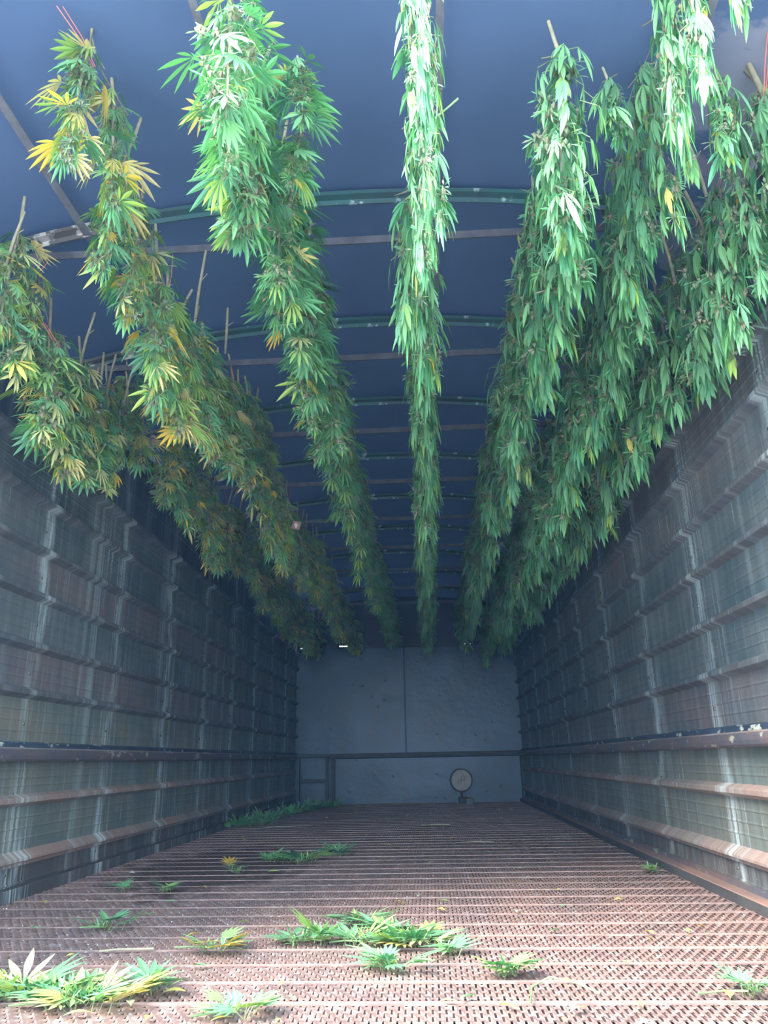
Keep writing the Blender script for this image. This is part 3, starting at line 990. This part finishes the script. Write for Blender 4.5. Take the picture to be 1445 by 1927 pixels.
clump(-.92, 2.33, 8, .055, .02, 'gd', .8, 'small green sprig lying near the left wall behind the front pile', stemlen=.08)
clump(-.55, 2.08, 9, .04, .025, 'gvy', .8, 'green and yellow sprig lying between the left pile and the centre heap', stemlen=.1)
clump(-.36, 2.14, 2, .01, .01, 'g', 1.0, 'flat dark green leaf left of the centre heap', stemlen=.06, up=.15)
clump(-.29, 2.15, 6, .02, .02, 'gv', .95, 'upright green leaf tuft at the left end of the centre heap', stemlen=.07, up=1.1)
clump(-.205, 2.38, 12, .05, .03, 'ddg', .85, 'pale green sprig at the back of the centre heap')
clump(-.19, 2.14, 12, .05, .03, 'ddgv', .85, 'pale leaf tuft at the front left of the centre heap', stemlen=.08)
clump(-.125, 2.24, 12, .04, .03, 'vvdg', .85, 'yellow green leaf tuft in the middle of the centre heap')
clump(-.055, 2.14, 22, .065, .05, 'gvydg', .9, 'largest leaf tuft of the centre heap with yellow leaves in front')
clump(.03, 2.03, 7, .03, .02, 'dg', .75, 'small pale sprig at the right end of the centre heap', stemlen=.05)
clump(-.10, 1.90, 14, .045, .03, 'ddg', .8, 'pale green sprig lying in front of the centre heap')
clump(.145, 1.85, 10, .03, .02, 'vgv', .75, 'lone bright yellow green leaf rosette right of the centre heap')
clump(.59, 1.70, 7, .03, .03, 'g', .6, 'small green sprig on the floor by the right front corner', stemlen=.1)
clump(-.37, 1.58, 10, .06, .02, 'gv', .6, 'green sprig at the front edge of the floor left of the middle', stemlen=.08)
clump(-.73, 3.80, 10, .05, .05, 'dg', .95, 'green leaf cluster at the left end of the mid floor heap')
clump(-.60, 3.78, 14, .07, .06, 'dgv', 1.0, 'bright leaf cluster in the middle of the mid floor heap')
clump(-.49, 4.02, 14, .07, .08, 'dg', .95, 'green leaf cluster at the right end of the mid floor heap')
clump(-1.13, 3.02, 5, .02, .02, 'g', .6, 'tiny green sprig near the left wall on the middle floor')
clump(-.96, 2.97, 5, .02, .02, 'gv', .6, 'tiny yellow green sprig right of the one near the left wall')
clump(-.81, 3.42, 3, .02, .02, 'v', .7, 'flat light green leaf in front of the mid floor heap', up=.2)
clump(-.89, 3.60, 3, .02, .02, 'y', .7, 'curled yellow leaf left of the mid floor heap', up=.8)
clump(.86, 3.34, 2, .012, .012, 'v', .8, 'lone light green leaf near the right wall', up=.15)
for k, (x, y, nn) in enumerate(((-1.36, 5.75, 12), (-1.24, 5.85, 10), (-1.30, 6.3, 22), (-1.22, 6.9, 26), (-1.12, 7.5, 26), (-.98, 7.9, 18))):
    clump(x, y, nn, .08, .16, 'g', 1.0, ['small green tuft at the front tip of the far heap by the left wall', 'second green tuft of the far heap by the left wall', 'third green tuft of the far heap by the left wall',
          'wide green tuft in the middle of the far heap by the left wall', 'tall green tuft near the back of the far heap by the left wall', 'rightmost green tuft of the far heap by the back frame'][k], up=1.1)
# loose single leaflets and scraps scattered over the floor
SC = []
for pal in (YEL, YEL, YELG, GREENS, [(0.55, 0.5, 0.42)]):
    b = MB(); cols = []
    leaflet(b, cols, (-.02, 0, .004), (1, 0, .35), (0, 0, 1), random.uniform(.04, .06), random.uniform(.014, .020), .55, jit(random.choice(pal)), 6)
    SC.append(b.mesh('leaflet', M['leaf'], False, cols))
COLN = ['yellow', 'yellow', 'light green', 'green', 'dry pale']
for k in range(150):
    yy = 1.5 + 5.8 * random.random() ** 1.9
    xx = random.uniform(XL + .08, XR - .1)
    q = random.choices(range(5), (3, 3, 3, 3, 4))[0]
    o = link_obj('fallen_leaflet', SC[q], None, (xx, yy, .005))
    o.rotation_euler = (random.uniform(-.3, .3), 0, random.uniform(0, 6.28))
    s = random.uniform(.5, 1.0); o.scale = (s, s, s)
    tag(o, f'tiny loose {COLN[q]} leaflet lying on the rusty floor planks', 'leaf', f'scattered {COLN[q]} leaflets')
def twig(pts, label, m='stem', r=.002):
    org = Vector((pts[0][0], pts[0][1], 0))
    b = MB(); b.tube([Vector(p) - org for p in pts], r, 6)
    tag(link_obj('twig', b.mesh('twig', M[m], True), None, org), label, 'twig')
twig([(.17, 1.64, .006), (.18, 1.70, .018), (.22, 1.73, .028), (.27, 1.72, .02), (.31, 1.70, .007)], 'thin dark green curved stem on the floor in front, right of middle', 'greenstem')
twig([(-.08, 5.66, .006), (.03, 5.68, .012), (.12, 5.66, .008)], 'pale dry stick lying far back in the middle of the floor', 'stem', .006)
twig([(-1.25, 5.55, .006), (-1.1, 5.62, .015), (-.85, 5.75, .01)], 'long thin stem lying in front of the far heap', 'stem', .003)
twig([(-.83, 2.07, .006), (-.78, 2.07, .01), (-.70, 2.09, .007)], 'pale dry stem lying along a plank behind the front left pile', 'stem', .003)
twig([(.70, 1.86, .006), (.76, 1.89, .012), (.82, 1.86, .007), (.86, 1.87, .007)], 'pale twisted stem on the floor near the right front', 'stem', .003)
twig([(.12, 4.5, .006), (.22, 4.52, .01), (.33, 4.5, .008)], 'thin yellow stem lying across the floor right of the middle', 'stem', .003)

# ------------------------------------------------------------------ things at the back wall
fr = empty('wooden_frame', (-1.26, Y1 - .06, 0), (0, 0, 0), 'dark teal wooden ladder-like frame standing in the back left corner', 'frame')
def part(nm, x0, x1, y0, y1, z0, z1, root, m, bv=.004):
    b = MB(); b.box(x0, x1, y0, y1, z0, z1)
    return bevel(link_obj(nm, b.mesh(nm, m), root), bv)
part('post', -.175, -.145, -.02, .02, 0, .50, fr, M['wood'])
part('post', .135, .165, -.02, .02, 0, .50, fr, M['wood'])
part('rail', -.19, .18, -.024, .016, .475, .515, fr, M['wood'])
part('rail', -.145, .135, -.02, .01, .222, .258, fr, M['wood'])
part('side_post', .19, .235, -.01, .03, 0, .46, fr, M['black'])
dc = empty('round_disc', (.315, Y1 - .10, .105), (0, 0, 0), 'round grey metal disc on a short dark stand before the back wall', 'disc')
def disc(nm, r, y0, y1, m, zc=.118, n=40):
    b = MB(); b.tube([(0, y0, zc), (0, y0 + .002, zc), (0, y1, zc)], [r * .985, r, r], n)
    return link_obj(nm, b.mesh(nm, m), dc)
disc('rim', .120, .0, .03, M['black'])
disc('face', .104, -.008, .004, M['greydisc'])
for sx_, sz_ in ((0, .085), (0, -.085), (-.085, 0), (.085, 0)):
    b = MB(); b.tube([(sx_, -.012, .118 + sz_), (sx_, -.006, .118 + sz_)], .005, 8)
    link_obj('screw', b.mesh('screw', M['line']), dc)
def ring(cx, cz, r):
    return [(cx + r * math.cos(a * PI / 8), -.010, .118 + cz + r * math.sin(a * PI / 8)) for a in range(17)]
b = MB(); b.tube(ring(.020, .022, .021), .0022, 5, cap=False); b.tube(ring(-.018, -.022, .018), .0022, 5, cap=False)
b.tube([(.0, -.010, .118 + .014), (-.004, -.010, .118), (.0, -.010, .118 - .014)], .0022, 5)
link_obj('emblem', b.mesh('emblem', M['line']), dc)
b = MB(); b.tube([(0, .012, .0), (0, .012, -.055)], .009, 8)
link_obj('stand', b.mesh('stand', M['black']), dc)
b = MB(); b.box(-.035, .055, -.05, .05, -.101, -.05)
bevel(link_obj('base', b.mesh('base', M['black']), dc), .006)
b = MB(); b.box(-.036, .036, -.05, .05, 0, .058); 
o = bevel(link_obj('small_block', b.mesh('small_block', M['conc']), None, (.375, Y1 - .42, .002)), .006)
tag(o, 'small grey block on the floor in front of the disc stand', 'block')
